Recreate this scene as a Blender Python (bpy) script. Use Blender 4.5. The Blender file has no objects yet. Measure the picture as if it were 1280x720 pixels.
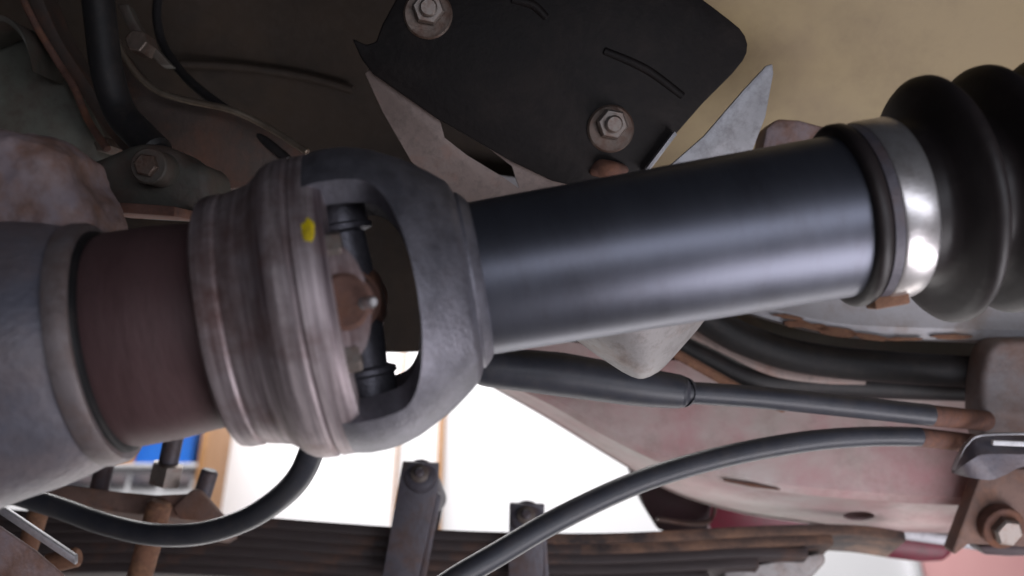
import bpy, bmesh, math, random
from mathutils import Vector, Matrix, noise
random.seed(4)
S = bpy.context.scene
COL = S.collection

# ------------------------------------------------------------------ camera
FPX = 1250.0                      # focal length in photo pixels (1280 wide)
PITCH = math.radians(30)
CAM = Vector((0, 0, 0.35))
FW = Vector((0, math.cos(PITCH), math.sin(PITCH)))
RT = Vector((1, 0, 0))
UP = Vector((0, -math.sin(PITCH), math.cos(PITCH)))
cd = bpy.data.cameras.new('camera')
cd.sensor_width = 36; cd.lens = 36 * FPX / 1280
cd.clip_start = 0.01; cd.clip_end = 100
cd.dof.use_dof = True; cd.dof.focus_distance = 0.62; cd.dof.aperture_fstop = 6.0
co = bpy.data.objects.new('camera', cd); COL.objects.link(co)
co.location = CAM; co.rotation_euler = (math.pi / 2 + PITCH, 0, 0)
S.camera = co

# ------------------------------------------------------------------ light
w = bpy.data.worlds.new('World'); S.world = w; w.use_nodes = True
bg = w.node_tree.nodes['Background']
bg.inputs[0].default_value = (0.80, 0.84, 1.0, 1); bg.inputs[1].default_value = 0.02

def area(name, loc, target, sx, sy, power, color):
    d = bpy.data.lights.new(name, 'AREA'); d.shape = 'RECTANGLE'
    d.size = sx; d.size_y = sy; d.energy = power; d.color = color
    o = bpy.data.objects.new(name, d); COL.objects.link(o); o.location = loc
    o.rotation_euler = (Vector(target) - Vector(loc)).to_track_quat('-Z', 'Y').to_euler()
    return o
area('added_uplight', (0.50, -0.50, 0.05), (0.10, 0.45, 0.58), 1.3, 0.50, 8.2, (0.87, 0.90, 1.0))  # added unseen key, stands in for daylight bounced off the floor
area('added_uplight', (0.62, 0.60, 0.03), (0.42, 0.85, 0.65), 0.9, 0.4, 8.0, (0.97, 0.94, 1.0))  # added below the view to brighten the rail, like floor bounce
area('added_backlight', (-0.6, 2.35, 2.75), (0.0, 3.4, 1.2), 4.0, 0.5, 115, (1.0, 0.98, 0.97))  # unseen lamp added overhead to turn the wall white
area('added_backlight', (0.2, 2.1, 0.10), (0.1, 1.0, 0.75), 2.4, 0.6, 16, (1.0, 0.96, 0.95))  # unseen low lamp added to light the underbody from behind

S.view_settings.view_transform = 'Standard'; S.view_settings.look = 'None'
S.view_settings.exposure = 0.0; S.view_settings.gamma = 1
S.view_settings.use_curve_mapping = False

# ------------------------------------------------------------------ helpers
def P(px, py, d):
    """point seen at photo pixel (px,py) at depth d metres"""
    return CAM + d * (FW + (px - 640) / FPX * RT - (py - 360) / FPX * UP)

def on_plane(px, py, p0, n):
    v = FW + (px - 640) / FPX * RT - (py - 360) / FPX * UP
    return CAM + v * ((p0 - CAM).dot(n) / v.dot(n))

def lin(c):
    return tuple(((x / 255) / 12.92 if x / 255 <= 0.04045 else ((x / 255 + 0.055) / 1.055) ** 2.4) for x in c) + (1,)

MATS = {}
def mat(name, c1, c2=None, rough=0.6, metal=0.0, scale=40, stretch=(1, 1, 1), rust=None, rust_at=0.62,
        rust_scale=30, bump=0.15, bump_scale=300, spec=0.5, soft=0.12, grime=0.5, grime_scale=90, grime_col=(64, 54, 50), grime_stretch=(1, 1, 1)):
    m = bpy.data.materials.new(name); m.use_nodes = True
    nt = m.node_tree; N = nt.nodes; L = nt.links
    b = N['Principled BSDF']
    b.inputs['Metallic'].default_value = metal
    b.inputs['Specular IOR Level'].default_value = spec
    tc = N.new('ShaderNodeTexCoord'); mp = N.new('ShaderNodeMapping')
    mp.inputs['Scale'].default_value = stretch
    L.new(tc.outputs['Object'], mp.inputs[0])
    n1 = N.new('ShaderNodeTexNoise'); n1.inputs['Scale'].default_value = scale; n1.inputs['Detail'].default_value = 6
    n1.inputs['Roughness'].default_value = 0.6
    L.new(mp.outputs[0], n1.inputs['Vector'])
    mx = N.new('ShaderNodeMix'); mx.data_type = 'RGBA'
    rp = N.new('ShaderNodeMapRange'); rp.inputs[1].default_value = 0.32; rp.inputs[2].default_value = 0.68
    L.new(n1.outputs[0], rp.inputs[0]); L.new(rp.outputs[0], mx.inputs[0])
    mx.inputs[6].default_value = lin(c1); mx.inputs[7].default_value = lin(c2 or c1)
    colour = mx.outputs[2]
    rr = N.new('ShaderNodeMapRange'); rr.inputs[3].default_value = max(0, rough - 0.08); rr.inputs[4].default_value = min(1, rough + 0.1)
    L.new(n1.outputs[0], rr.inputs[0]); L.new(rr.outputs[0], b.inputs['Roughness'])
    if rust:
        n2 = N.new('ShaderNodeTexNoise'); n2.inputs['Scale'].default_value = rust_scale; n2.inputs['Detail'].default_value = 8
        n2.inputs['Roughness'].default_value = 0.65
        L.new(tc.outputs['Object'], n2.inputs['Vector'])
        r2 = N.new('ShaderNodeMapRange'); r2.inputs[1].default_value = rust_at - soft; r2.inputs[2].default_value = rust_at + soft
        L.new(n2.outputs[0], r2.inputs[0])
        m2 = N.new('ShaderNodeMix'); m2.data_type = 'RGBA'
        L.new(r2.outputs[0], m2.inputs[0]); L.new(colour, m2.inputs[6]); m2.inputs[7].default_value = lin(rust)
        colour = m2.outputs[2]
    if grime:
        n4 = N.new('ShaderNodeTexNoise'); n4.inputs['Scale'].default_value = grime_scale; n4.inputs['Detail'].default_value = 9
        n4.inputs['Roughness'].default_value = 0.75
        mp4 = N.new('ShaderNodeMapping'); mp4.inputs['Scale'].default_value = grime_stretch
        L.new(tc.outputs['Object'], mp4.inputs[0]); L.new(mp4.outputs[0], n4.inputs['Vector'])
        r4 = N.new('ShaderNodeMapRange'); r4.inputs[1].default_value = 0.48; r4.inputs[2].default_value = 0.72
        r4.inputs[4].default_value = grime
        L.new(n4.outputs[0], r4.inputs[0])
        m4 = N.new('ShaderNodeMix'); m4.data_type = 'RGBA'
        L.new(r4.outputs[0], m4.inputs[0]); L.new(colour, m4.inputs[6]); m4.inputs[7].default_value = lin(grime_col)
        colour = m4.outputs[2]
    L.new(colour, b.inputs['Base Color'])
    if bump:
        n3 = N.new('ShaderNodeTexNoise'); n3.inputs['Scale'].default_value = bump_scale; n3.inputs['Detail'].default_value = 4
        L.new(mp.outputs[0], n3.inputs['Vector'])
        bp = N.new('ShaderNodeBump'); bp.inputs['Strength'].default_value = bump; bp.inputs['Distance'].default_value = 0.001
        L.new(n3.outputs[0], bp.inputs['Height']); L.new(bp.outputs[0], b.inputs['Normal'])
    MATS[name] = m
    return m

WM = {}          # world matrices, tracked by hand
def finish(o, wm, parent):
    COL.objects.link(o); WM[o.name] = wm
    if parent is not None:
        o.parent = parent
        o.matrix_basis = WM[parent.name].inverted() @ wm
    else:
        o.matrix_basis = wm
    return o

def thing(name, label, cat, loc, group=None):
    o = bpy.data.objects.new(name, None); o.empty_display_size = 0.02
    finish(o, Matrix.Translation(loc), None)
    o['label'] = label; o['category'] = cat
    if group: o['group'] = group
    return o

def tag(o, label, cat, group=None):
    o['label'] = label; o['category'] = cat
    if group: o['group'] = group
    return o

def make(name, verts, faces, m, parent=None, bevel=0, segs=2, smooth=35, wm=None, subdiv=0, fixn=True):
    """world-space verts -> one mesh object with its origin at its middle"""
    if wm is None:
        lo = Vector([min(v[i] for v in verts) for i in range(3)]); hi = Vector([max(v[i] for v in verts) for i in range(3)])
        wm = Matrix.Translation((lo + hi) / 2)
    inv = wm.inverted()
    me = bpy.data.meshes.new(name)
    me.from_pydata([inv @ Vector(v) for v in verts], [], faces)
    bm = bmesh.new(); bm.from_mesh(me)
    bmesh.ops.remove_doubles(bm, verts=bm.verts, dist=1e-6)
    if fixn: bmesh.ops.recalc_face_normals(bm, faces=bm.faces)
    if bevel:
        es = [e for e in bm.edges if len(e.link_faces) == 2 and e.calc_face_angle(0) > math.radians(30)]
        bmesh.ops.bevel(bm, geom=es, offset=bevel, segments=segs, affect='EDGES', profile=0.5, clamp_overlap=True)
    if subdiv:
        bmesh.ops.subdivide_edges(bm, edges=bm.edges, cuts=subdiv, use_grid_fill=True)
    bm.to_mesh(me); bm.free()
    me.polygons.foreach_set('use_smooth', [True] * len(me.polygons))
    me.set_sharp_from_angle(angle=math.radians(smooth))
    me.materials.append(m)
    return finish(bpy.data.objects.new(name, me), wm, parent)

def prism(name, pts, ext, m, parent=None, bevel=0.0008, **k):
    n = len(pts); v = [Vector(p) for p in pts] + [Vector(p) + ext for p in pts]
    f = [tuple(range(n)), tuple(range(2 * n - 1, n - 1, -1))] + [(i, (i + 1) % n, n + (i + 1) % n, n + i) for i in range(n)]
    return make(name, v, f, m, parent, bevel, **k)

def box(name, c, ax, ay, az, m, parent=None, bevel=0.001, **k):
    """c centre, ax ay az half-extent vectors"""
    p = [c - ax - ay - az, c + ax - ay - az, c + ax + ay - az, c - ax + ay - az]
    return prism(name, p, az * 2, m, parent, bevel, **k)

def smooth_path(pts, n=10, rad=None):
    out = []; rr = []
    for i in range(len(pts) - 1):
        p0 = pts[max(i - 1, 0)]; p1 = pts[i]; p2 = pts[i + 1]; p3 = pts[min(i + 2, len(pts) - 1)]
        for j in range(n):
            t = j / n
            out.append(0.5 * ((2 * p1) + (p2 - p0) * t + (2 * p0 - 5 * p1 + 4 * p2 - p3) * t * t + (3 * p1 - p0 - 3 * p2 + p3) * t ** 3))
            if rad: rr.append(rad[i] + (rad[i + 1] - rad[i]) * t)
    out.append(pts[-1])
    if rad: rr.append(rad[-1])
    return out, rr

def sweep(name, pts, rad, m, parent=None, seg=20, n=10, curve=True, round_end=True, **k):
    """round bar along a path; rad is a number or one value for each point"""
    if not isinstance(rad, (list, tuple)): rad = [rad] * len(pts)
    if curve: pts, rad = smooth_path(pts, n, list(rad))
    if round_end:      # a small chamfer at both ends
        a = (pts[1] - pts[0]).normalized(); b = (pts[-1] - pts[-2]).normalized()
        pts = [pts[0] - a * rad[0] * 0.25] + list(pts) + [pts[-1] + b * rad[-1] * 0.25]
        rad = [rad[0] * 0.75] + list(rad) + [rad[-1] * 0.75]
    v = []; f = []
    t = (pts[1] - pts[0]).normalized(); u = t.orthogonal().normalized()
    for i, p in enumerate(pts):
        t = (pts[min(i + 1, len(pts) - 1)] - pts[max(i - 1, 0)]).normalized()
        u = (u - t * u.dot(t)).normalized(); s = t.cross(u)
        for j in range(seg):
            a = 2 * math.pi * j / seg
            v.append(p + rad[i] * (math.cos(a) * u + math.sin(a) * s))
    for i in range(len(pts) - 1):
        for j in range(seg):
            f.append((i * seg + j, i * seg + (j + 1) % seg, (i + 1) * seg + (j + 1) % seg, (i + 1) * seg + j))
    f.append(tuple(range(seg - 1, -1, -1))); f.append(tuple(range((len(pts) - 1) * seg, len(pts) * seg)))
    return make(name, v, f, m, parent, **k)

def strap(name, pts, wid, thk, m, parent=None, bevel=0.001, n=10, curve=True, **k):
    """flat bar along a path; wid and thk are world vectors"""
    if curve: pts, _ = smooth_path(pts, n)
    v = []; f = []
    for p in pts:
        v += [p - wid / 2, p + wid / 2, p + wid / 2 + thk, p - wid / 2 + thk]
    for i in range(len(pts) - 1):
        a = i * 4; b = a + 4
        for j in range(4): f.append((a + j, a + (j + 1) % 4, b + (j + 1) % 4, b + j))
    f.append((3, 2, 1, 0)); e = (len(pts) - 1) * 4; f.append((e, e + 1, e + 2, e + 3))
    return make(name, v, f, m, parent, bevel, **k)

def loft(name, rows, m, parent=None, thick=0.002, n=8, thickdir=None, **k):
    """sheet metal through rows of points (each row smoothed), given a thickness"""
    rs = [smooth_path(r, n)[0] for r in rows]
    nr = len(rs); nc = len(rs[0]); td = thickdir or FW
    v = [p for r in rs for p in r]; v += [p + td * thick for r in rs for p in r]
    f = []; o = nr * nc
    for i in range(nr - 1):
        for j in range(nc - 1):
            a = i * nc + j; q = (a, a + 1, a + nc + 1, a + nc)
            f.append(q); f.append(tuple(x + o for x in reversed(q)))
    ring = [j for j in range(nc)] + [i * nc + nc - 1 for i in range(1, nr)] + [(nr - 1) * nc + j for j in range(nc - 2, -1, -1)] + [i * nc for i in range(nr - 2, 0, -1)]
    for a, b in zip(ring, ring[1:] + ring[:1]): f.append((a, b, b + o, a + o))
    return make(name, v, f, m, parent, **k)

def punch(o, cutter):
    bo = o.modifiers.new('hole', 'BOOLEAN'); bo.object = cutter; bo.operation = 'DIFFERENCE'; bo.solver = 'EXACT'
    bpy.context.view_layer.update()
    nm = bpy.data.meshes.new_from_object(o.evaluated_get(bpy.context.evaluated_depsgraph_get()))
    o.modifiers.clear(); o.data = nm; nm.set_sharp_from_angle(angle=math.radians(35))
    bpy.data.objects.remove(cutter)

class Axis:
    def __init__(s, a, b):
        s.a = a; s.d = (b - a).normalized()
        s.z = s.d; c = CAM - a; s.x = (c - s.d * c.dot(s.d)).normalized(); s.y = s.z.cross(s.x)
    def t(s, px):     # where the axis is seen at photo column px
        k = (px - 640) / FPX; e = s.a - CAM
        return (k * e.dot(FW) - e.dot(RT)) / (s.d.dot(RT) - k * s.d.dot(FW))
    def at(s, px): return s.a + s.d * s.t(px)
    def depth(s, px): return (s.at(px) - CAM).dot(FW)
    def m(s, px):
        p = s.at(px)
        return Matrix(((s.x.x, s.y.x, s.z.x, p.x), (s.x.y, s.y.y, s.z.y, p.y), (s.x.z, s.y.z, s.z.z, p.z), (0, 0, 0, 1)))
    def pt(s, px, rpx, ang):   # ang 0 = towards camera, +90 = s.y
        return s.at(px) + (s.x * math.cos(ang) + s.y * math.sin(ang)) * (rpx * s.depth(px) / FPX)

def lathe(name, axis, prof, m, parent=None, seg=96, closed=False, **k):
    v = []; f = []
    for px, r in prof:
        for j in range(seg): v.append(axis.pt(px, r, 2 * math.pi * j / seg))
    n = len(prof)
    for i in range(n - 1 + (1 if closed else 0)):
        i2 = (i + 1) % n
        for j in range(seg):
            f.append((i * seg + j, i * seg + (j + 1) % seg, i2 * seg + (j + 1) % seg, i2 * seg + j))
    if not closed:
        f.append(tuple(range(seg - 1, -1, -1))); f.append(tuple(range((n - 1) * seg, n * seg)))
    return make(name, v, f, m, parent, wm=axis.m(prof[0][0]), **k)

def lathe3(name, c, d, prof, m, parent=None, seg=32, hexa=False, **k):
    """body of revolution about direction d through c; prof = (along, radius) in metres"""
    d = d.normalized(); u = d.orthogonal().normalized(); s = d.cross(u)
    v = []; f = []; sg = 6 if hexa else seg
    for z, r in prof:
        for j in range(sg):
            a = 2 * math.pi * j / sg; v.append(c + d * z + r * (u * math.cos(a) + s * math.sin(a)))
    n = len(prof)
    for i in range(n - 1):
        for j in range(sg): f.append((i * sg + j, i * sg + (j + 1) % sg, (i + 1) * sg + (j + 1) % sg, (i + 1) * sg + j))
    f.append(tuple(range(sg - 1, -1, -1))); f.append(tuple(range((n - 1) * sg, n * sg)))
    return make(name, v, f, m, parent, **k)

def lump(name, c, r, m, parent=None, amp=0.15, freq=40, axes=None, sub=4):
    bm = bmesh.new(); bmesh.ops.create_icosphere(bm, subdivisions=sub, radius=1)
    ax = axes or (RT, UP, FW)
    vs = []
    for q in bm.verts:
        n = q.co.normalized(); p = c + ax[0] * n.x * r[0] + ax[1] * n.y * r[1] + ax[2] * n.z * r[2]
        vs.append(p + (p - c) * amp * noise.noise(p * freq))
    bm.verts.index_update()
    fs = [tuple(x.index for x in q.verts) for q in bm.faces]; bm.free()
    return make(name, vs, fs, m, parent, smooth=180)

# ------------------------------------------------------------------ materials
M_tube = mat('shaft_black_paint', (94, 96, 107), (108, 110, 121), rough=0.40, metal=0.85, scale=9, stretch=(0.6, 0.6, 3), bump=0.04, bump_scale=300, spec=0.6, grime=0.4, grime_scale=26, grime_col=(76, 72, 75), grime_stretch=(0.7, 0.7, 1.5))
M_yoke = mat('yoke_steel', (98, 97, 105), (132, 130, 139), rough=0.46, metal=0.6, scale=40, stretch=(1, 1, 2), bump=0.4, bump_scale=420, grime=0.45, grime_scale=120, grime_col=(74, 68, 70))
M_ring = mat('flange_steel', (94, 81, 86), (206, 192, 194), rough=0.48, metal=0.5, scale=70, stretch=(0.10, 0.10, 3.2), rust=(112, 84, 80), rust_at=0.6, rust_scale=25, bump=0.2, bump_scale=160, grime=0.6, grime_scale=70, grime_col=(70, 56, 54), grime_stretch=(0.3, 0.3, 2))
M_drum = mat('rusty_brown_flange', (78, 55, 56), (100, 74, 75), rough=0.6, metal=0.15, scale=40, stretch=(0.5, 0.5, 2), bump=0.3, bump_scale=160, grime=0.7, grime_scale=50, grime_col=(58, 42, 42), grime_stretch=(0.4, 0.4, 1.6))
M_cast = mat('grey_casting', (86, 87, 99), (112, 109, 118), rough=0.48, metal=0.1, scale=13, rust=(122, 106, 104), rust_at=0.55, rust_scale=16, bump=0.6, bump_scale=240, soft=0.16, grime=0.6, grime_scale=40, grime_col=(84, 78, 82))
M_castp = mat('stained_casting', (140, 126, 132), (168, 148, 146), rough=0.65, scale=34, rust=(140, 104, 88), rust_at=0.52, rust_scale=42, bump=0.7, bump_scale=150, grime=0.7, grime_scale=60, grime_col=(92, 74, 70))
M_rubber = mat('black_rubber', (32, 26, 27), (42, 35, 36), rough=0.5, scale=40, bump=0.12, bump_scale=250, grime=0.3, grime_scale=30, grime_col=(74, 64, 62))
M_seal = mat('black_seal', (16, 16, 18), (24, 23, 26), rough=0.55, bump=0)
M_band = mat('clamp_steel', (196, 192, 194), (222, 218, 218), rough=0.30, metal=0.85, scale=30, stretch=(1, 1, 0.4), bump=0.08, grime=0.5, grime_scale=60, grime_col=(120, 100, 88))
M_rust = mat('orange_rust', (138, 98, 76), (108, 76, 62), rough=0.85, scale=60, rust=(160, 118, 88), rust_at=0.6, rust_scale=80, bump=0.5)
M_rustd = mat('dark_rust', (112, 80, 70), (86, 62, 55), rough=0.85, scale=60, rust=(128, 84, 62), rust_at=0.58, rust_scale=50, bump=0.5)
M_plate = mat('black_plate', (17, 12, 12), (23, 17, 17), rough=0.6, scale=14, bump=0.3, bump_scale=220, spec=0.25, grime=0.25, grime_scale=26, grime_col=(64, 54, 50))
M_galv = mat('pale_sheet', (126, 110, 104), (146, 130, 124), rough=0.5, metal=0.25, scale=24, rust=(150, 112, 98), rust_at=0.68, rust_scale=30, bump=0.15)
M_galvl = mat('bright_sheet', (158, 158, 163), (180, 180, 185), rough=0.42, metal=0.4, scale=40, bump=0.1)
M_bolt = mat('bolt_zinc', (112, 104, 99), (142, 132, 126), rough=0.42, metal=0.5, scale=90, rust=(120, 92, 78), rust_at=0.62, rust_scale=120, bump=0.15)
M_lug = mat('grey_pressing', (138, 134, 134), (158, 153, 152), rough=0.5, metal=0.2, scale=20, rust=(140, 116, 106), rust_at=0.66, rust_scale=26, bump=0.25)
M_washer = mat('dull_washer', (86, 75, 68), (112, 98, 90), rough=0.45, metal=0.4, scale=80, rust=(96, 66, 52), rust_at=0.58, rust_scale=90, bump=0.4)
M_post = mat('stained_post', (108, 106, 110), (134, 130, 130), rough=0.6, scale=22, rust=(108, 74, 58), rust_at=0.5, rust_scale=24, bump=0.5, soft=0.2)
M_rim = mat('worn_rim', (108, 100, 103), (124, 115, 116), rough=0.5, metal=0.2, scale=30, rust=(104, 86, 80), rust_at=0.56, rust_scale=40, bump=0.3)
M_beige = mat('beige_underbody', (146, 124, 86), (160, 140, 100), rough=0.5, scale=7, rust=(128, 106, 76), rust_at=0.6, rust_scale=8, bump=0.15, bump_scale=120, grime=0.5, grime_scale=14, grime_col=(112, 90, 64))
M_beige_shade = mat('beige_underbody_shade', (46, 36, 28), (58, 45, 34), rough=0.7, scale=12, rust=(38, 32, 27), rust_at=0.58, rust_scale=14, bump=0.5, bump_scale=90)  # floor pan colour with its shade painted in
M_sill = mat('grey_underbody', (176, 175, 181), (190, 188, 192), rough=0.5, scale=9, rust=(152, 128, 112), rust_at=0.66, rust_scale=22, bump=0.2, grime=0.5, grime_scale=24, grime_col=(136, 116, 100))
M_rail = mat('rail_overspray', (180, 166, 160), (198, 186, 182), rough=0.52, scale=9, stretch=(1, 2, 3), rust=(184, 134, 136), rust_at=0.56, rust_scale=9, bump=0.2, bump_scale=140, soft=0.16, grime=0.45, grime_scale=26, grime_col=(132, 108, 96))
M_dark = mat('shaded_chassis', (66, 64, 58), (82, 78, 72), rough=0.55, scale=18, rust=(84, 62, 54), rust_at=0.6, rust_scale=24, bump=0.3)  # shade around the axle and in the rail gap put into this tone
M_darkb = mat('shadow_brown', (58, 48, 44), (72, 60, 54), rough=0.6, scale=20, rust=(90, 62, 50), rust_at=0.6, rust_scale=30, bump=0.3)
M_cable = mat('cable_sheath', (52, 54, 62), (66, 67, 75), rough=0.42, scale=30, bump=0.12, bump_scale=200, grime=0.45, grime_scale=50, grime_col=(86, 80, 78))
M_hose = mat('black_hose', (24, 22, 23), (34, 32, 34), rough=0.58, scale=30, bump=0.08)
M_line = mat('steel_line', (150, 138, 124), (128, 112, 98), rough=0.32, metal=0.75, scale=60, bump=0.05)
M_leaf = mat('leaf_spring_steel', (62, 55, 56), (80, 70, 70), rough=0.6, metal=0.1, scale=24, stretch=(0.3, 1, 1.5), rust=(112, 80, 64), rust_at=0.66, rust_scale=16, bump=0.3)
M_leafr = mat('leaf_spring_rust', (146, 108, 84), (86, 72, 68), rough=0.75, scale=34, stretch=(0.25, 1, 1.5), rust=(58, 49, 49), rust_at=0.52, rust_scale=26, bump=0.6)
M_clip = mat('clip_steel', (80, 77, 86), (98, 94, 102), rough=0.5, metal=0.2, scale=30, rust=(104, 82, 76), rust_at=0.64, rust_scale=40, bump=0.35)
M_wood = mat('plate_brown', (128, 102, 92), (108, 86, 80), rough=0.75, scale=30, rust=(140, 100, 80), rust_at=0.6, rust_scale=40, bump=0.4)
M_maroon = mat('maroon_paint', (126, 36, 58), (112, 30, 50), rough=0.35, scale=12, bump=0.05)
M_purple = mat('dark_maroon', (58, 30, 38), (44, 24, 30), rough=0.5, scale=20, bump=0.1)
M_wall = mat('white_wall_paint', (236, 236, 240), (232, 232, 236), rough=0.8, scale=3, bump=0.05, bump_scale=60, grime=0)
M_trim = mat('wood_trim', (176, 128, 78), (150, 104, 60), rough=0.55, scale=8, stretch=(8, 8, 0.6), bump=0.05)
M_white = mat('white_laminate', (226, 226, 230), (220, 220, 224), rough=0.5, scale=3, bump=0)
M_blue = mat('blue_card', (20, 92, 190), (28, 110, 206), rough=0.5, scale=12, bump=0)
M_card = mat('cardboard', (178, 118, 62), (160, 104, 54), rough=0.8, scale=12, bump=0.05)
M_pink = mat('pink_panel', (226, 172, 172), (220, 162, 164), rough=0.6, scale=4, bump=0, grime=0)
M_yellow = mat('yellow_paint_dab', (222, 198, 26), (200, 172, 20), rough=0.5, scale=200, bump=0.2)
M_floor = mat('concrete', (132, 130, 128), (150, 148, 146), rough=0.8, scale=4, rust=(110, 108, 106), rust_at=0.62, rust_scale=2, bump=0.2, bump_scale=60)
M_green = mat('green_grey_chassis', (84, 86, 78), (98, 98, 90), rough=0.5, scale=16, rust=(80, 66, 58), rust_at=0.62, rust_scale=20, bump=0.2)

# ------------------------------------------------------------------ setting
Z = Vector((0, 0, 1)); Y = Vector((0, 1, 0)); X = Vector((1, 0, 0))
WY = 3.4
fl = make('floor', [(-3, -2.5, 0), (3.5, -2.5, 0), (3.5, WY, 0), (-3, WY, 0)], [(0, 1, 2, 3)], M_floor, fixn=False); fl['kind'] = 'structure'
wl = box('wall', Vector((0.25, WY + 0.05, 1.5)), X * 3.25, Y * 0.05, Z * 1.5, M_wall, bevel=0); wl['kind'] = 'structure'
WP = Vector((0, WY, 0))
def wallpt(px, py, off=0.0): return on_plane(px, py, WP - Y * off, Y)
def wallrect(name, x0, y0, x1, y1, t, m, parent=None, **k):
    a = wallpt((x0 + x1) / 2, y0, t); b = wallpt((x0 + x1) / 2, y1, t); l = wallpt(x0, (y0 + y1) / 2, t); r = wallpt(x1, (y0 + y1) / 2, t)
    z0 = b.z; z1 = a.z
    return prism(name, [Vector((l.x, WY - 0.001, z0)), Vector((r.x, WY - 0.001, z0)), Vector((r.x, WY - 0.001, z1)), Vector((l.x, WY - 0.001, z1))], -Y * t, m, parent, **k)

# ------------------------------------------------------------------ driveshaft
AX = Axis(P(600, 348, 0.487), P(1100, 262, 0.503))
ds = thing('driveshaft', 'black painted driveshaft tube with yoke joint, flange and ribbed rubber boot', 'driveshaft', AX.at(850))
lathe('tube', AX, [(560, 90), (600, 96), (860, 99.5), (1108, 102.5), (1110, 95)], M_tube, ds)
# weld neck between yoke and tube
lathe('weld_ring', AX, [(574, 101), (581, 111), (588, 111), (596, 103), (600, 97)], M_yoke, ds)

def make_yoke():
    prof = [(x + 12, q) for x, q in [(392, 178), (404, 187), (424, 190), (446, 189), (466, 185), (484, 179), (498, 172), (506, 168), (510, 166), (514, 164), (530, 154), (548, 141), (566, 126), (570, 118), (574, 108)]]
    thick = 34
    verts = []; faces = []
    def wang(px):   # half opening of the window at this station
        w0 = math.radians(46)
        if px >= 524: return 0.0
        if px <= 482: return w0
        return w0 * math.sqrt(max(0, 1 - ((px - 482) / 42.0) ** 2))
    NU = 28
    st = []
    for a, b in zip(prof, prof[1:]):
        for j in range(4): st.append((a[0] + (b[0] - a[0]) * j / 4, a[1] + (b[1] - a[1]) * j / 4))
    st.append(prof[-1])
    for c in (math.pi / 2, -math.pi / 2):
        base = len(verts)
        for px, r in st:
            w_ = wang(px)
            ti = thick if px < 530 else max(18, thick - (px - 530) * 0.3)
            for rr in (r, r - ti):
                for i in range(NU + 1):
                    a = c + (math.pi / 2 - w_) * (2 * i / NU - 1)
                    verts.append(AX.pt(px, rr, a))
        row = 2 * (NU + 1)
        for s in range(len(st) - 1):
            o = base + s * row; p = o + row
            for i in range(NU):
                faces.append((o + i, o + i + 1, p + i + 1, p + i))
                q = NU + 1 + i
                faces.append((o + q + 1, o + q, p + q, p + q + 1))
            if not (wang(st[s][0]) == 0 and wang(st[s + 1][0]) == 0):
                faces.append((o, p, p + NU + 1, o + NU + 1))
                faces.append((o + NU, o + 2 * NU + 1, p + 2 * NU + 1, p + NU))
        for s in (0, len(st) - 1):
            o = base + s * row
            for i in range(NU): faces.append((o + i, o + NU + 1 + i, o + NU + 2 + i, o + i + 1))
    return make('shaft_yoke', verts, faces, M_yoke, ds, wm=AX.m(392), smooth=40, bevel=0)
yk = make_yoke()
# rusty companion flange and stepped flange ring
lathe('companion_flange', AX, [(140, 118), (148, 132), (158, 135), (210, 134), (250, 130), (284, 128), (290, 90)], M_drum, ds)
lathe('flange_ring', AX, [(x + 26, q) for x, q in [(252, 120), (253, 150), (257, 156), (266, 158), (280, 158), (284, 155), (288, 158), (304, 161), (316, 164), (326, 171), (334, 179), (342, 184), (354, 187), (367, 187.5), (371, 184), (375, 187), (398, 187), (405, 183), (410, 178), (412, 150), (404, 146), (396, 90)]], M_ring, ds)
# flange yoke ears towards / away from camera
for sgn in (0, math.pi):
    v = []; f = []; NU = 10; stn = []
    for k in range(9):
        px = 428 + k * 5.2; h = math.radians(23) * math.sqrt(max(0.02, 1 - max(0, (px - 438) / 34.0) ** 2))
        stn.append((px, h))
    for px, h in stn:
        for r in (168, 128):
            for i in range(NU + 1): v.append(AX.pt(px, r, sgn + h * (2 * i / NU - 1)))
    row = 2 * (NU + 1)
    for s in range(len(stn) - 1):
        o = s * row; p = o + row
        for i in range(NU):
            f.append((o + i, o + i + 1, p + i + 1, p + i)); q = NU + 1 + i; f.append((o + q + 1, o + q, p + q, p + q + 1))
        f.append((o, p, p + NU + 1, o + NU + 1)); f.append((o + NU, o + 2 * NU + 1, p + 2 * NU + 1, p + NU))
    for s in (0, len(stn) - 1):
        o = s * row
        for i in range(NU): f.append((o + i, o + NU + 1 + i, o + NU + 2 + i, o + i + 1))
    make('yoke_ear', v, f, M_ring, ds, wm=AX.m(428))
# universal joint cross with four bearing caps
cen = AX.at(444); sc = AX.depth(426) / FPX
cr = lathe3('joint_cross', cen, AX.d, [(-36 * sc, 24 * sc), (-30 * sc, 34 * sc), (30 * sc, 34 * sc), (36 * sc, 24 * sc)], M_rustd, ds)
for a in range(4):
    d = AX.x * math.cos(a * math.pi / 2) + AX.y * math.sin(a * math.pi / 2)
    R_ = 158 if a % 2 == 0 else 176
    lathe3('bearing_cap', cen, d, [(20 * sc, 30 * sc), (70 * sc, 27 * sc), (84 * sc, 26 * sc), (88 * sc, 36 * sc), (94 * sc, 37 * sc), (97 * sc, 33 * sc), ((R_ + 8) * sc, 32 * sc), ((R_ + 12) * sc, 27 * sc)], M_rustd if a % 2 == 0 else M_yoke, cr)
zk = AX.pt(428, 150, math.radians(4))
lathe3('grease_fitting', AX.pt(456, 150, math.radians(2)), (AX.x + AX.d * 0.6), [(0, 0.003), (0.008, 0.003), (0.009, 0.0022), (0.013, 0.0028), (0.016, 0.0016)], M_band, cr, seg=16)
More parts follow.
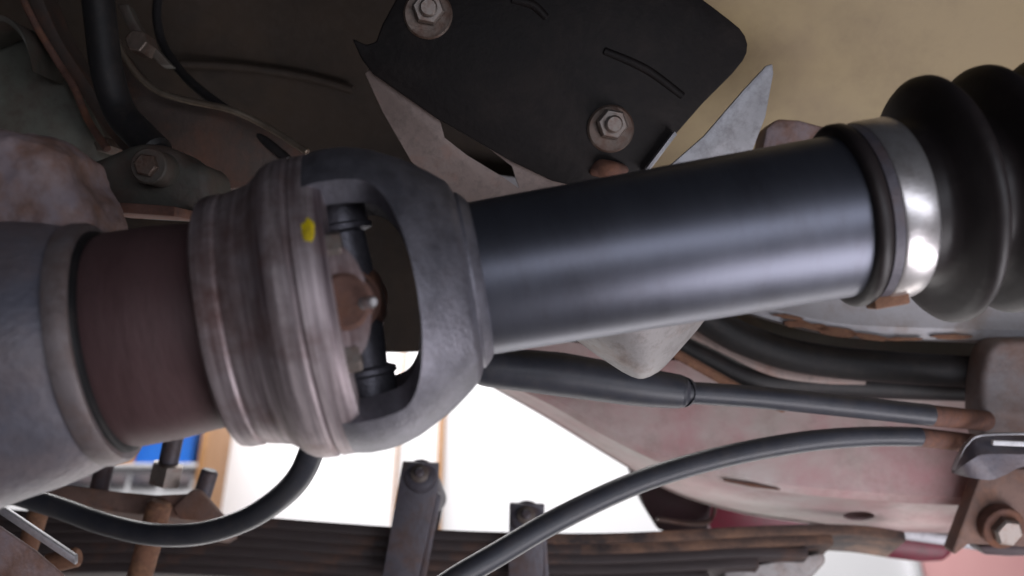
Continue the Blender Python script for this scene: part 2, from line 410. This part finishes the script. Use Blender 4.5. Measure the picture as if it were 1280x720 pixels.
# flange bolts round the ring
for k in range(8):
    a = math.radians(22.5 + 45 * k)
    c = AX.pt(436, 162, a)
    bt = lathe3('flange_bolt', c, AX.d, [(-0.002, 0.0065), (0.005, 0.0065), (0.006, 0.0055)], M_bolt, ds, hexa=True)
# yellow paint dab on the ring
def ring_r(px):
    pts = [(380, 186), (398, 186), (404, 182), (410, 178), (440, 178)]
    for a, b in zip(pts, pts[1:]):
        if a[0] <= px <= b[0]: return a[1] + (b[1] - a[1]) * (px - a[0]) / (b[0] - a[0])
    return 186
sgny = 1 if AX.y.z > 0 else -1
vv = []; ff = []; NA, NR = 22, 4
for i in range(NR + 1):
    for j in range(NA):
        a = 2 * math.pi * j / NA
        rr = (i / NR) * (1 + 0.45 * noise.noise(Vector((math.cos(a) * 1.6, math.sin(a) * 1.6, 3.3))))
        px = 420 + 9.5 * rr * math.cos(a)
        vv.append(AX.pt(px, ring_r(px - 26) + 2.2 - 1.6 * (i / NR) ** 2, sgny * math.radians(26.5 + 5.2 * rr * math.sin(a))))
for i in range(NR):
    for j in range(NA): ff.append((i * NA + j, i * NA + (j + 1) % NA, (i + 1) * NA + (j + 1) % NA, (i + 1) * NA + j))
yd = make('paint_mark', vv, ff, M_yellow, ds); yd['label'] = 'small dab of yellow paint on the flange'
# rubber boot with clamp
crest = [(0, 97), (14, 97), (21, 100), (26, 109), (30, 124), (34, 140), (38, 150), (43, 154.5), (49, 155), (54, 151), (57, 141), (60, 125), (63, 109), (67, 99), (73, 96)]
bt = lathe('rubber_boot', AX, [(1046, 102), (1047, 111), (1051, 115), (1060, 115), (1064, 110), (1068, 106), (1117, 106), (1119, 101)]
           + [(1121 + x, q) for x, q in crest] + [(1194 + x, q) for x, q in crest] + [(1273 + x, q) for x, q in crest] + [(1352 + x, q) for x, q in crest] + [(1430, 97), (1432, 60), (1700, 60)], M_rubber, ds, smooth=60)
lathe('clamp_cuff', AX, [(1065, 107), (1066, 111), (1077, 112), (1078, 107)], M_clip, bt)
lathe('clamp_band', AX, [(1077, 107), (1078, 112), (1081, 113.5), (1114, 113.5), (1117, 112), (1118, 107)], M_band, bt)
c = AX.pt(1080, 114, -sgny * math.radians(78))
box('clamp_buckle', c, AX.d * 0.009, AX.x * 0.006, AX.y * 0.003, M_rust, bt, bevel=0.0012)

# ------------------------------------------------------------------ axle housing (left)
ah = thing('axle_housing', 'grey cast axle housing snout with black seal beside the rusty flange', 'axle housing', AX.at(40))
lathe('casting', AX, [(-640, 120), (-620, 230), (-560, 300), (-460, 330), (-340, 320), (-250, 270), (-170, 232), (-120, 215), (-70, 196), (-30, 182), (10, 174), (50, 168), (84, 160), (108, 152), (112, 149), (120, 148), (124, 134)], M_cast, ah)
lathe('machined_rim', AX, [(112, 146), (115, 152), (122, 153), (136, 151), (141, 147), (141, 138), (130, 134)], M_rim, ah)
lathe('seal_ring', AX, [(127, 132), (139, 140), (145, 139), (148, 134), (148, 126)], M_seal, ah)
pts = [(-60, 158), (20, 158), (52, 166), (74, 190), (82, 222), (100, 246), (116, 276), (96, 330), (40, 350), (-60, 350)]
bs = prism('cast_boss', [P(x, y, 0.47) for x, y in pts], FW * 0.06, M_castp, ah, bevel=0.012, segs=5, smooth=70)
rm = bs.modifiers.new('remesh', 'REMESH'); rm.mode = 'VOXEL'; rm.voxel_size = 0.0016; rm.use_smooth_shade = True
tx = bpy.data.textures.new('casting_lumps', 'CLOUDS'); tx.noise_scale = 0.03; tx.noise_depth = 3
dp = bs.modifiers.new('lumps', 'DISPLACE'); dp.texture = tx; dp.strength = 0.008; dp.mid_level = 0.55

# ------------------------------------------------------------------ underbody panels
fp = thing('floor_pan', 'beige painted underbody floor panel above the driveshaft', 'floor panel', P(1000, 80, 0.85))
def prow(y, d, xs=(-160, 200, 560, 900, 1150, 1440), dy=(0, 0, 0, 0, 0, 0)):
    return [P(x, y + e, d) for x, e in zip(xs, dy)]
XR = (690, 760, 860, 1050, 1400, 1900)
loft('panel', [prow(-260, 0.70, XR), prow(-120, 0.76, XR), prow(0, 0.81, XR), prow(90, 0.85, XR), prow(170, 0.885, XR), prow(240, 0.90, XR), prow(300, 0.905, XR), prow(420, 0.91, XR, (-60, -60, -60, -80, -90, -90))], M_beige, fp)
tp = thing('floor_pan_shade', 'left part of the floor panel, its shade painted in dark brown', 'body panel', P(250, 80, 0.85))  # same floor pan, split off to carry the painted shade
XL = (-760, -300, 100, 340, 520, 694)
loft('panel', [prow(-260, 0.72, XL), prow(-120, 0.78, XL), prow(0, 0.83, XL), prow(90, 0.87, XL), prow(170, 0.905, XL), prow(240, 0.92, XL), prow(330, 0.925, XL), prow(440, 0.93, XL, (-130, -130, -90, -20, 0, -40))], M_beige_shade, tp)
sweep('pressed_rib', [P(225, 80, 0.855), P(300, 84, 0.86), P(380, 96, 0.865), P(440, 112, 0.87)], 0.004, M_beige_shade, tp, seg=12)
sm = thing('sill_member', 'grey underbody member with a rusty lower edge behind the rubber boot', 'body panel', P(1100, 380, 0.9))
xs = (560, 760, 880, 960, 1050, 1160, 1400, 1880)
e0 = (270, 300, 330, 340, 345, 345, 345, 345)
e1 = (330, 345, 372, 398, 418, 424, 428, 432)
loft('panel', [[P(x, y - 60, 0.885) for x, y in zip(xs, e0)], [P(x, (a + b) / 2, 0.878) for x, a, b in zip(xs, e0, e1)], [P(x, b - 14, 0.87) for x, b in zip(xs, e1)], [P(x, b, 0.875) for x, b in zip(xs, e1)], [P(x, b + 3, 0.91) for x, b in zip(xs, e1)]], M_sill, sm, thick=0.002)
# flaking rust along its edge
for (cx, cy, L_, h_) in ((1010, 407, 40, 7), (1045, 415, 34, 8), (1085, 421, 40, 5), (1190, 421, 36, 5), (985, 396, 22, 4), (1130, 424, 30, 3)):
    pts = []
    nn = 14
    for i in range(nn):
        a = 2 * math.pi * i / nn
        rr = 0.75 + 0.45 * noise.noise(Vector((cx * 0.1 + math.cos(a) * 2, math.sin(a) * 2, cy)))
        pts.append(P(cx + math.cos(a) * L_ * rr, cy + math.sin(a) * h_ * rr + math.cos(a) * L_ * 0.12 * (1 if cx < 1100 else 0), 0.8685))
    prism('rust_scale', pts, FW * 0.004, M_rust, sm, bevel=0.0006)

# ------------------------------------------------------------------ mounting plate bracket (top centre)
BP = P(700, 120, 0.66); BN = Vector((0.10, -0.78, -0.62)).normalized()
def bpt(px, py, off=0.0): return on_plane(px, py, BP - BN * off, BN)
mb = thing('mounting_plate', 'black steel plate with two bolts above the driveshaft tube', 'plate', BP)
pl = [(440, 48), (452, 74), (466, 92), (546, 148), (640, 202), (690, 226), (730, 236), (800, 222), (836, 178), (880, 128), (916, 92), (929, 76), (934, 66), (935, 55), (932, 45), (925, 35), (914, 26), (896, 12), (872, -6), (800, -46), (700, -90), (560, -60), (500, -10), (478, 30), (470, 52), (458, 56)]
prism('plate', [bpt(*p) for p in pl], -BN * 0.005, M_plate, mb, bevel=0.0014)
bk = prism('bracket', [bpt(x, y, 0.007) for x, y in [(456, 92), (478, 140), (514, 202), (540, 228), (562, 262), (640, 262), (730, 246), (700, 190), (560, 120), (480, 70)]], -BN * 0.003, M_galv, mb, bevel=0.0008)
punch(bk, prism('cutter', [bpt(x, y, 0.002) for x, y in [(548, 142), (556, 172), (584, 194), (630, 222), (650, 236), (641, 208), (600, 176)]], -BN * 0.02, M_seal, None, bevel=0))
prism('tab', [bpt(x, y, 0.010) for x, y in [(966, 80), (958, 82), (930, 112), (880, 170), (800, 240), (830, 260), (880, 216), (938, 196), (957, 146), (967, 92)]], -BN * 0.003, M_galvl, mb, bevel=0.0008)
strap('bent_edge', [bpt(842, 164, -0.004), bpt(804, 214, -0.004)], BN * 0.006, (bpt(845, 168) - bpt(842, 164)), M_galvl, mb, bevel=0.0003, curve=False)
for a, b in (((755, 64), (852, 120)), ((640, 0), (682, 22))):
    sweep('stamped_rib', [bpt(*a, 0.0018), bpt((a[0] + b[0]) / 2 + 4, (a[1] + b[1]) / 2 - 5, 0.0012), bpt(*b, 0.0018)], 0.0032, M_plate, mb, seg=12)
for px, py in ((535, 18), (763, 161)):
    c = bpt(px, py)
    b_ = lathe3('bolt', c, BN, [(-0.012, 0.0158), (0.0012, 0.0158), (0.0024, 0.0146), (0.0018, 0.012)], M_washer, mb, seg=40)
    c2 = c + UP * 0.003
    lathe3('nut', c2, BN, [(0.002, 0.0105), (0.008, 0.0105), (0.0095, 0.0092)], M_bolt, b_, hexa=True)
    lathe3('stud', c2, BN, [(0.009, 0.0058), (0.013, 0.0058), (0.0142, 0.0046)], M_bolt, b_, seg=24)
lump('rust_blister', bpt(760, 212, -0.002), (0.013, 0.007, 0.006), M_rustd, mb, amp=0.6, freq=90, sub=3)
# pinkish rusty bracket peeping over the tube
br = tag(prism('rusty_bracket', [P(x, y, 0.74) for x, y in [(950, 200), (958, 160), (972, 148), (1000, 150), (1048, 163), (1080, 190), (1060, 230), (960, 240)]], FW * 0.03, M_castp, bevel=0.003), 'pinkish rusty bracket just above the driveshaft tube beside the pale tab', 'bracket')

# rounded pale lug below the tube
def lug():
    v = []; f = []; NU = 26
    rows = [(396, 690, 884), (412, 704, 872), (428, 724, 858), (444, 746, 844), (456, 764, 833), (465, 778, 823), (471, 790, 812), (473.5, 798, 804)]
    for y, x0, x1 in rows:
        for i in range(NU + 1):
            t = i / NU; s = math.sin(math.pi * t)
            v.append(P(x0 + (x1 - x0) * t, y, 0.63 - 0.05 * s ** 0.6 * ((x1 - x0) / 190) ** 0.7))
    n = len(rows)
    o = len(v); v += [p + FW * 0.003 for p in v]
    for i in range(n - 1):
        for j in range(NU):
            a = i * (NU + 1) + j; q = (a, a + 1, a + NU + 2, a + NU + 1); f.append(q); f.append(tuple(x + o for x in reversed(q)))
    ring = list(range(NU + 1)) + [i * (NU + 1) + NU for i in range(1, n)] + [(n - 1) * (NU + 1) + j for j in range(NU - 1, -1, -1)] + [i * (NU + 1) for i in range(n - 2, 0, -1)]
    for a, b in zip(ring, ring[1:] + ring[:1]): f.append((a, b, b + o, a + o))
    return make('mounting_lug', v, f, M_lug, smooth=60)
tag(lug(), 'pale grey rounded pressed metal lug hanging just below the driveshaft tube', 'lug')

# ------------------------------------------------------------------ frame rail
fr = thing('frame_rail', 'pinkish grey chassis rail with a drain hole above the leaf spring', 'chassis rail', P(1000, 600, 0.95))
xs = (596, 680, 760, 840, 920, 1000, 1100, 1210, 1800)
top = (400, 420, 436, 450, 462, 470, 476, 480, 500)
cre = (462, 500, 545, 582, 604, 616, 624, 630, 650)
far = (474, 521, 570, 615, 640, 653, 666, 676, 700)
rows = [[P(x, y, 0.955) for x, y in zip(xs, top)], [P(x, y * .5 + c_ * .5, 0.945) for x, y, c_ in zip(xs, top, cre)],
        [P(x, c_ - 8, 0.935) for x, c_ in zip(xs, cre)], [P(x, c_ + 2, 0.94) for x, c_ in zip(xs, cre)],
        [P(x, f_ - 2, 1.02) for x, f_ in zip(xs, far)], [P(x, f_, 1.03) for x, f_ in zip(xs, far)], [P(x, f_ - 40, 1.04) for x, f_ in zip(xs, far)]]
loft('web', rows[:4], M_rail, fr, thick=0.003)
bp_ = loft('bottom_plate', [[p + Z * 0.0005 for p in rows[3]], rows[4]], M_rail, fr, thick=0.003, thickdir=Z)
loft('outer_web', [[p - Z * 0.001 for p in rows[4]], rows[5], rows[6]], M_rail, fr, thick=0.003)
# punch the drain hole through the bottom plate
bm = bmesh.new(); bmesh.ops.create_cone(bm, cap_ends=True, segments=40, radius1=0.0145, radius2=0.0145, depth=0.05)
cmesh = bpy.data.meshes.new('cutter'); bm.to_mesh(cmesh); bm.free()
cu = bpy.data.objects.new('cutter', cmesh); COL.objects.link(cu); cu.location = P(1073, 643, 0.985)
punch(bp_, cu)
box('hole_backing', P(1073, 643, 0.985) + Z * 0.014, X * 0.07, Y * 0.032, Z * 0.002, M_seal, fr)  # dark plate added so the drain hole looks black inside
# dark sheet added to stand for the shade between rail and body
loft('gap_backing', [[P(x, y - 90, 1.02) for x, y in zip(xs, top)], [P(x, y, 1.01) for x, y in zip(xs, top)], [P(x, c_ - 20, 1.01) for x, c_ in zip(xs, cre)]], M_dark, fr, thick=0.004)
strap('flange', [P(1010, 655, 1.03), P(1100, 669, 1.02), P(1190, 682, 1.01), P(1262, 694, 1.0)], FW * 0.01, UP * 0.011, M_galvl, fr, bevel=0.001)
sweep('seam_smear', [P(905, 600, 0.934), P(940, 606, 0.934), P(975, 612, 0.935)], [0.0012, 0.0022, 0.0008], M_rustd, fr, seg=10)

# far side of the body: maroon sill and dark bracket
tag(prism('spring_hanger', [P(x, y, 1.09) for x, y in [(784, 578), (806, 636), (822, 662), (838, 668), (884, 668), (893, 620), (888, 606), (850, 590)]], FW * 0.05, M_purple, bevel=0.003), 'dark maroon box bracket beside the white gap under the rail', 'bracket')
tag(strap('flange_lip', [P(893, 618, 1.08), P(892, 640, 1.08), P(884, 654, 1.08), P(862, 656, 1.08), P(820, 650, 1.08)], FW * 0.012, UP * 0.0028 + RT * 0.002, M_galv, bevel=0.0005), 'thin pale torn flange lip on the dark maroon bracket', 'flange')
tag(prism('sill_panel', [P(x, y, 1.17) for x, y in [(870, 590), (890, 672), (1030, 672), (1060, 640), (1000, 600)]], FW * 0.02, M_maroon, bevel=0.004), 'maroon painted body sill glimpsed above the leaf spring', 'body panel')
tag(prism('sill_end', [P(x, y, 1.14) for x, y in [(1108, 668), (1104, 698), (1150, 704), (1180, 703), (1192, 694), (1194, 672)]], FW * 0.06, M_maroon, bevel=0.006), 'maroon rounded body end below the pale rail flange', 'body panel')

# hanger bracket at the right end
hb = thing('hanger_bracket', 'grey hanger bracket with bent tab and bolt at the rail end', 'bracket', P(1245, 600, 0.85))
prism('post', [P(x, y, 0.84) for x, y in [(1236, 436), (1228, 470), (1226, 520), (1230, 548), (1250, 572), (1430, 590), (1430, 420), (1250, 424)]], FW * 0.035, M_post, hb, bevel=0.007, segs=4)
prism('gusset', [P(x, y, 0.90) for x, y in [(1228, 588), (1190, 690), (1194, 694), (1212, 680), (1430, 692), (1430, 580)]], FW * 0.02, M_wood, hb, bevel=0.002)
loft('tab', [[P(1192, 586, 0.82), P(1198, 572, 0.815), P(1208, 556, 0.81), P(1226, 546, 0.81), P(1290, 545, 0.82), P(1400, 546, 0.82)],
             [P(1192, 590, 0.815), P(1204, 582, 0.80), P(1216, 574, 0.795), P(1232, 568, 0.795), P(1290, 568, 0.80), P(1400, 568, 0.80)],
             [P(1192, 592, 0.815), P(1212, 597, 0.80), P(1238, 600, 0.795), P(1256, 594, 0.795), P(1290, 582, 0.80), P(1400, 580, 0.80)]], M_cast, hb, thick=0.004)
strap('tab_edge', [P(1192, 588, 0.808), P(1199, 571, 0.803), P(1208, 556, 0.803), P(1226, 545, 0.803), P(1290, 543, 0.81), P(1400, 544, 0.81)], FW * 0.006, UP * 0.0016, M_galvl, hb, bevel=0.0004)
strap('tab_slot', [P(1240, 550, 0.79), P(1290, 552, 0.79)], FW * 0.004, UP * -0.004, M_white, hb, bevel=0.0006, curve=False)
bc = P(1254, 660, 0.89)
bb = lathe3('washer', bc, Vector((0.05, -0.75, -0.66)), [(-0.01, 0.019), (0.0015, 0.019), (0.0025, 0.018)], M_rustd, hb, seg=32)
lathe3('nut', bc, Vector((0.05, -0.75, -0.66)), [(0.001, 0.013), (0.010, 0.013), (0.012, 0.011)], M_bolt, bb, hexa=True)
prism('foot', [P(x, y, 0.92) for x, y in [(1224, 682), (1230, 694), (1262, 696), (1430, 694), (1430, 680)]], FW * 0.03, M_purple, hb, bevel=0.003)

# ------------------------------------------------------------------ cables and pipes
cb = thing('brake_cable', 'straight black brake cable with thick sleeve below the driveshaft', 'cable', P(880, 490, 0.78))
sweep('sleeve', [P(596, 458, 0.745), P(612, 459, 0.745), P(700, 468, 0.75), P(790, 482, 0.755), P(846, 489, 0.76), P(853, 490, 0.76)], [0.012, 0.0148, 0.0166, 0.0150, 0.0130, 0.0112], M_cable, cb, seg=28)
sweep('sheath', [P(850, 490, 0.76), P(950, 497, 0.77), P(1060, 508, 0.78), P(1164, 519, 0.79)], 0.0085, M_cable, cb)
sweep('ferrule', [P(1160, 519, 0.79), P(1232, 526, 0.84)], 0.0085, M_rustd, cb, curve=False)
sweep('ferrule', [P(846, 489.5, 0.76), P(856, 490.5, 0.76)], 0.0118, M_cable, cb, curve=False)
c2 = thing('brake_cable', 'curved black brake cable sweeping down in front of the leaf spring clips', 'cable', P(840, 590, 0.76))
sweep('sheath', [P(1150, 546, 0.80), P(1080, 546, 0.795), P(1000, 553, 0.785), P(900, 572, 0.765), P(800, 602, 0.74), P(700, 648, 0.715), P(620, 694, 0.695), P(560, 730, 0.68), P(480, 790, 0.66)], [0.0076, 0.0080, 0.0084, 0.0084, 0.0084, 0.0085, 0.0086, 0.0086, 0.0086], M_cable, c2)
sweep('ferrule', [P(1145, 546, 0.80), P(1232, 556, 0.845)], 0.0078, M_rustd, c2, curve=False)

tag(sweep('fuel_hose', [P(840, 368, 0.86), P(880, 396, 0.865), P(930, 424, 0.87), P(1000, 446, 0.875), P(1100, 458, 0.88), P(1240, 466, 0.885)], 0.014, M_hose), 'thick black hose curving below the rusty edge of the underbody', 'hose')
tag(strap('pipe_clip_strip', [P(850, 404, 0.895), P(900, 428, 0.90), P(960, 456, 0.905), P(1020, 466, 0.91), P(1080, 468, 0.915)], FW * 0.012, UP * -0.009, M_galv), 'pale metal strip running below the thick black hose', 'strip')
tag(sweep('fuel_hose', [P(836, 426, 0.915), P(880, 448, 0.92), P(940, 474, 0.925), P(1040, 480, 0.93), P(1220, 486, 0.93)], 0.012, M_hose), 'black hose tucked under the pale metal strip', 'hose')
tag(sweep('metal_pipe', [P(820, 428, 0.885), P(870, 456, 0.89), P(935, 492, 0.895), P(980, 510, 0.90)], 0.0045, M_rust), 'thin tan metal pipe crossing behind the straight brake cable', 'pipe')

# ------------------------------------------------------------------ leaf spring
ls = thing('leaf_spring', 'dark rusty leaf spring stack with two clips', 'leaf spring', P(640, 700, 1.0))
base = [(-620, 600), (-300, 622), (-60, 640), (60, 650), (180, 650), (300, 655), (420, 664), (540, 672), (640, 676), (740, 677), (830, 674), (920, 669), (1010, 666), (1070, 668), (1118, 674)]
ends = [1118, 1030, 1000, 940, 880, 820]
for k in range(6):
    pts = [(x, y + 12.5 * k + (0 if x < 640 else 0.0)) for x, y in base if x <= ends[k]]
    pts.append((ends[k], pts[-1][1] + 1))
    if pts[-1][0] - pts[-2][0] < 5: pts.pop(-2)
    d0 = 0.985
    path = [P(x, y, d0) for x, y in pts]
    lf = strap('leaf', path, Y * 0.06, Z * -0.0096, M_leaf, ls, bevel=0.0014, n=6)
    # rusted outer length of the leaf, lying on the same spring pack
    if k < 2:
        lf.data.materials.append(M_leafr)
        for p in lf.data.polygons:
            wx = (lf.matrix_basis @ p.center)
            q = WM[lf.name] @ p.center
            if (q - CAM).dot(RT) / (q - CAM).dot(FW) * FPX + 640 > 690 + 30 * k: p.material_index = 1
prism('spring_eye', [P(x, y, 0.97) for x, y in [(940, 706), (1030, 690), (1034, 700), (1020, 716), (990, 740), (900, 745), (905, 712)]], Y * 0.05, M_lug, ls, bevel=0.004, segs=3)
# clips
def clip(xt, yt, xb, yb, wpx):
    d = 0.93; hw = wpx / 2
    c = make_clip_mesh = prism('clip', [P(xt - hw * 0.8, yt - 29, d), P(xt + hw * 0.95, yt - 27, d), P(xt + hw * 0.9, yt + 6, d), P(xb + hw * 0.75, yb, d), P(xb - hw, yb, d)], FW * 0.006, M_clip, ls, bevel=0.0015)
    # side cheek and rear strap wrapping the spring
    prism('cheek', [P(xt + hw * 0.78, yt + 8, d + 0.003), P(xt + hw * 1.05, yt + 16, d + 0.003), P(xb + hw * 1.1, yb, d + 0.003), P(xb + hw * 0.8, yb, d + 0.003)], FW * 0.012, M_clip, c, bevel=0.001)
    prism('rear_strap', [P(xt - hw * 0.2, yt + 14, d + 0.085), P(xt + hw * 1.25, yt + 14, d + 0.085), P(xb + hw * 1.2, yb, d + 0.085), P(xb - hw * 0.4, yb, d + 0.085)], FW * 0.006, M_clip, c, bevel=0.0015)
    t = P(xt + 1, yt - 13, d - 0.002)
    # spacer bolt across the top
    sp = lathe3('spacer_bolt', t, Vector((0.05, 1, 0.05)), [(-0.002, 0.010), (0.0, 0.0145), (0.004, 0.0155), (0.085, 0.0155), (0.09, 0.013)], M_clip, c, seg=36)
    lathe3('bolt_end', t, Vector((-0.05, -1, -0.05)), [(0.0005, 0.0088), (0.004, 0.0085), (0.0048, 0.007)], M_bolt, sp, seg=28)
    lathe3('bolt_tip', t, Vector((-0.05, -1, -0.05)), [(0.004, 0.0045), (0.008, 0.0042), (0.009, 0.003)], M_clip, sp, seg=20)
clip(524, 606, 502, 730, 52)
clip(657, 658, 660, 740, 50)

# ------------------------------------------------------------------ axle clamp (lower left)
ac = thing('axle_clamp', 'brown rusty spring clamp plate with u-bolt studs and nut', 'clamp', P(160, 630, 0.9))
pts = [(40, 604), (90, 606), (150, 614), (196, 618), (236, 616), (256, 630), (276, 644), (262, 652), (214, 646), (150, 640), (80, 628), (40, 624)]
prism('clamp_plate', [P(x, y, 0.86) for x, y in pts], Y * 0.07, M_wood, ac, bevel=0.003, segs=3)
prism('plate_lip', [P(x, y, 0.855) for x, y in [(216, 634), (240, 612), (250, 614), (280, 648), (250, 652), (224, 650)]], FW * 0.008, M_wood, ac, bevel=0.002)
def stud(x0, y0, x1, y1, d, r, m): return sweep('stud', [P(x0, y0, d), P(x1, y1, d)], r, m, ac, curve=False, seg=20)
stud(219, 538, 205, 604, 0.875, 0.0085, M_clip)
stud(200, 630, 172, 730, 0.85, 0.0105, M_rust)
stud(133, 574, 124, 612, 0.90, 0.0085, M_clip)
stud(262, 590, 252, 622, 0.88, 0.0078, M_clip)
stud(50, 634, 30, 700, 0.87, 0.0085, M_rust)
lathe3('nut', P(205, 606, 0.872), P(213, 570, 0.872) - P(205, 606, 0.872), [(0.0, 0.0125), (0.001, 0.0145), (0.018, 0.0145), (0.019, 0.0125)], M_bolt, ac, hexa=True)
tag(sweep('brake_hose', [P(396, 545, 0.70), P(378, 590, 0.71), P(350, 622, 0.73), P(306, 650, 0.75), P(250, 667, 0.77), P(190, 668, 0.79), P(130, 655, 0.81), P(70, 634, 0.83), P(-20, 606, 0.85)], 0.0088, M_cable), 'black rubber hose looping under the flange past the clamp plate', 'hose')
tag(strap('metal_strip', [P(-20, 616, 0.70), P(96, 694, 0.70)], FW * 0.006, UP * -0.0065, M_galvl, curve=False, bevel=0.0012), 'thin pale metal strip slanting down past the rusty u-bolt stud', 'strip')
tag(prism('shield_plate', [P(x, y, 0.66) for x, y in [(-30, 640), (0, 660), (44, 690), (90, 730), (90, 780), (-60, 780)]], FW * 0.004, M_castp, bevel=0.0015), 'pale grey sheet metal shield below the slanting metal strip', 'shield')
tag(sweep('rusty_rod', [P(96, 696, 0.80), P(60, 705, 0.80)], 0.008, M_rust, curve=False), 'short rusty rod end near the pale shield', 'rod')

# ------------------------------------------------------------------ chassis parts, upper left; shade put into the dark materials
cm_ = thing('chassis_crossmember', 'dark greenish grey chassis bracket above the axle housing', 'chassis bracket', P(70, 120, 0.72))
prism('web', [P(x, y, 0.74) for x, y in [(-60, 10), (20, 30), (50, 40), (76, 90), (118, 170), (134, 200), (122, 236), (60, 250), (-60, 240)]], FW * 0.03, M_green, cm_, bevel=0.006, segs=3)
strap('arched_flange', [P(-40, 60, 0.71), P(5, 40, 0.71), P(30, 40, 0.71), P(52, 64, 0.71), P(62, 100, 0.72)], FW * 0.05, UP * 0.004, M_dark, cm_)
strap('rusty_edge', [P(40, -10, 0.72), P(66, 50, 0.72), P(104, 110, 0.72), P(140, 165, 0.72), P(170, 200, 0.71)], FW * 0.03, RT * 0.011, M_darkb, cm_, bevel=0.002)
for px, py in ((97, 106), (130, 181)):
    lathe3('bolt', P(px, py, 0.715), -FW, [(-0.02, 0.006), (0.003, 0.006), (0.004, 0.005)], M_washer, cm_, hexa=True)
mk = thing('axle_mount', 'dark axle mount with bolt above the rusty flange', 'mount', P(180, 220, 0.62))
prism('body', [P(x, y, 0.62) for x, y in [(96, 208), (140, 190), (172, 176), (214, 182), (236, 200), (262, 206), (268, 262), (220, 272), (150, 268), (112, 254)]], FW * 0.05, M_dark, mk, bevel=0.008, segs=4)
strap('lip', [P(108, 246, 0.60), P(140, 256, 0.60), P(180, 258, 0.60), P(236, 262, 0.60)], FW * 0.05, UP * -0.006, M_rustd, mk)
b_ = lathe3('bolt', P(188, 208, 0.60), -FW, [(-0.03, 0.011), (0.003, 0.011), (0.004, 0.010)], M_dark, mk, seg=24)
lathe3('nut', P(188, 208, 0.60), -FW, [(0.002, 0.007), (0.009, 0.007), (0.010, 0.006)], M_washer, b_, hexa=True)
tag(sweep('vent_hose', [P(118, -40, 0.66), P(126, 30, 0.66), P(134, 90, 0.66), P(150, 140, 0.66), P(176, 170, 0.65), P(196, 190, 0.64)], 0.0105, M_hose), 'thick black hose hanging down from the underbody to the axle mount', 'hose')
tag(sweep('brake_line', [P(106, -20, 0.70), P(122, 12, 0.70), P(140, 40, 0.70), P(158, 75, 0.70), P(180, 102, 0.70), P(204, 117, 0.70), P(240, 127, 0.70), P(290, 138, 0.70), P(336, 160, 0.70), P(384, 190, 0.69)], 0.0024, M_line), 'thin shiny steel brake line curving across the dark underbody', 'brake line')
tag(prism('heat_shield', [P(x, y, 0.725) for x, y in [(150, 60), (190, 110), (240, 130), (292, 140), (340, 164), (392, 196), (400, 230), (240, 240), (150, 160)]], FW * 0.012, M_darkb, bevel=0.003), 'dark brown shield plate along the steel brake line', 'shield')
tag(sweep('brake_line', [P(20, -20, 0.70), P(44, 30, 0.70), P(74, 80, 0.705), P(92, 108, 0.70), P(110, 150, 0.70), P(134, 186, 0.68)], 0.0026, M_rustd), 'thin rusty brake line running down beside the greenish chassis bracket', 'brake line')
tag(sweep('wiring_harness', [P(200, -20, 0.80), P(196, 20, 0.79), P(206, 60, 0.78), P(240, 104, 0.76), P(300, 150, 0.735), P(360, 200, 0.72)], 0.0036, M_hose, seg=12), 'thin black wiring harness draped over the dark left floor panel', 'wiring')
lc = thing('line_clip', 'small dark clip with bolt beside the steel brake line', 'clip', P(175, 45, 0.7))
strap('strap', [P(150, 8, 0.72), P(160, 30, 0.72), P(172, 48, 0.72), P(184, 62, 0.72), P(204, 84, 0.73)], FW * 0.012, RT * 0.008, M_dark, lc)
lathe3('bolt', P(172, 52, 0.70), -FW, [(-0.02, 0.008), (0.003, 0.008), (0.004, 0.007)], M_washer, lc, hexa=True)

# ------------------------------------------------------------------ background against the wall
dr = thing('door_frame', 'wooden door frame edge on the white wall', 'door frame', wallpt(545, 560))
wallrect('jamb', 543, 420, 551, 900, 0.03, M_trim, dr, bevel=0.002)
wallrect('stop', 489, 420, 492, 900, 0.02, M_trim, dr, bevel=0.001)
cab = thing('wall_cabinet', 'white cabinet with cardboard boxes glimpsed past the axle clamp', 'cabinet', wallpt(170, 600))
wallrect('carcass', 70, 583, 246, 680, 0.25, M_white, cab, bevel=0.003)
wallrect('side_post', 246, 480, 254, 690, 0.27, M_trim, cab, bevel=0.002)
wallrect('shelf_lip', 60, 579, 246, 584, 0.27, M_white, cab, bevel=0.002)
for i in range(4):
    wallrect('drawer', 84 + i * 40, 592, 118 + i * 40, 606, 0.262, M_cast, cab, bevel=0.003)
tag(wallrect('cardboard_box', 120, 500, 174, 578.5, 0.2, M_card), 'brown cardboard box on the white cabinet next to the blue boxes', 'box')
tag(wallrect('blue_box', 176, 500, 214, 578.5, 0.2, M_blue), 'blue box on the white cabinet next to the cardboard box', 'box')
tag(wallrect('blue_box', 222, 500, 245, 578.5, 0.2, M_blue), 'narrow blue box on the white cabinet beside the wooden post', 'box')
pk = thing('wall_panel', 'pink panel with a white edge on the wall below the hanger bracket', 'panel', wallpt(1230, 720))
wallrect('panel', 1166, 640, 1500, 900, 0.02, M_pink, pk, bevel=0.002)
wallrect('edge', 1153, 640, 1164, 900, 0.03, M_white, pk, bevel=0.002)
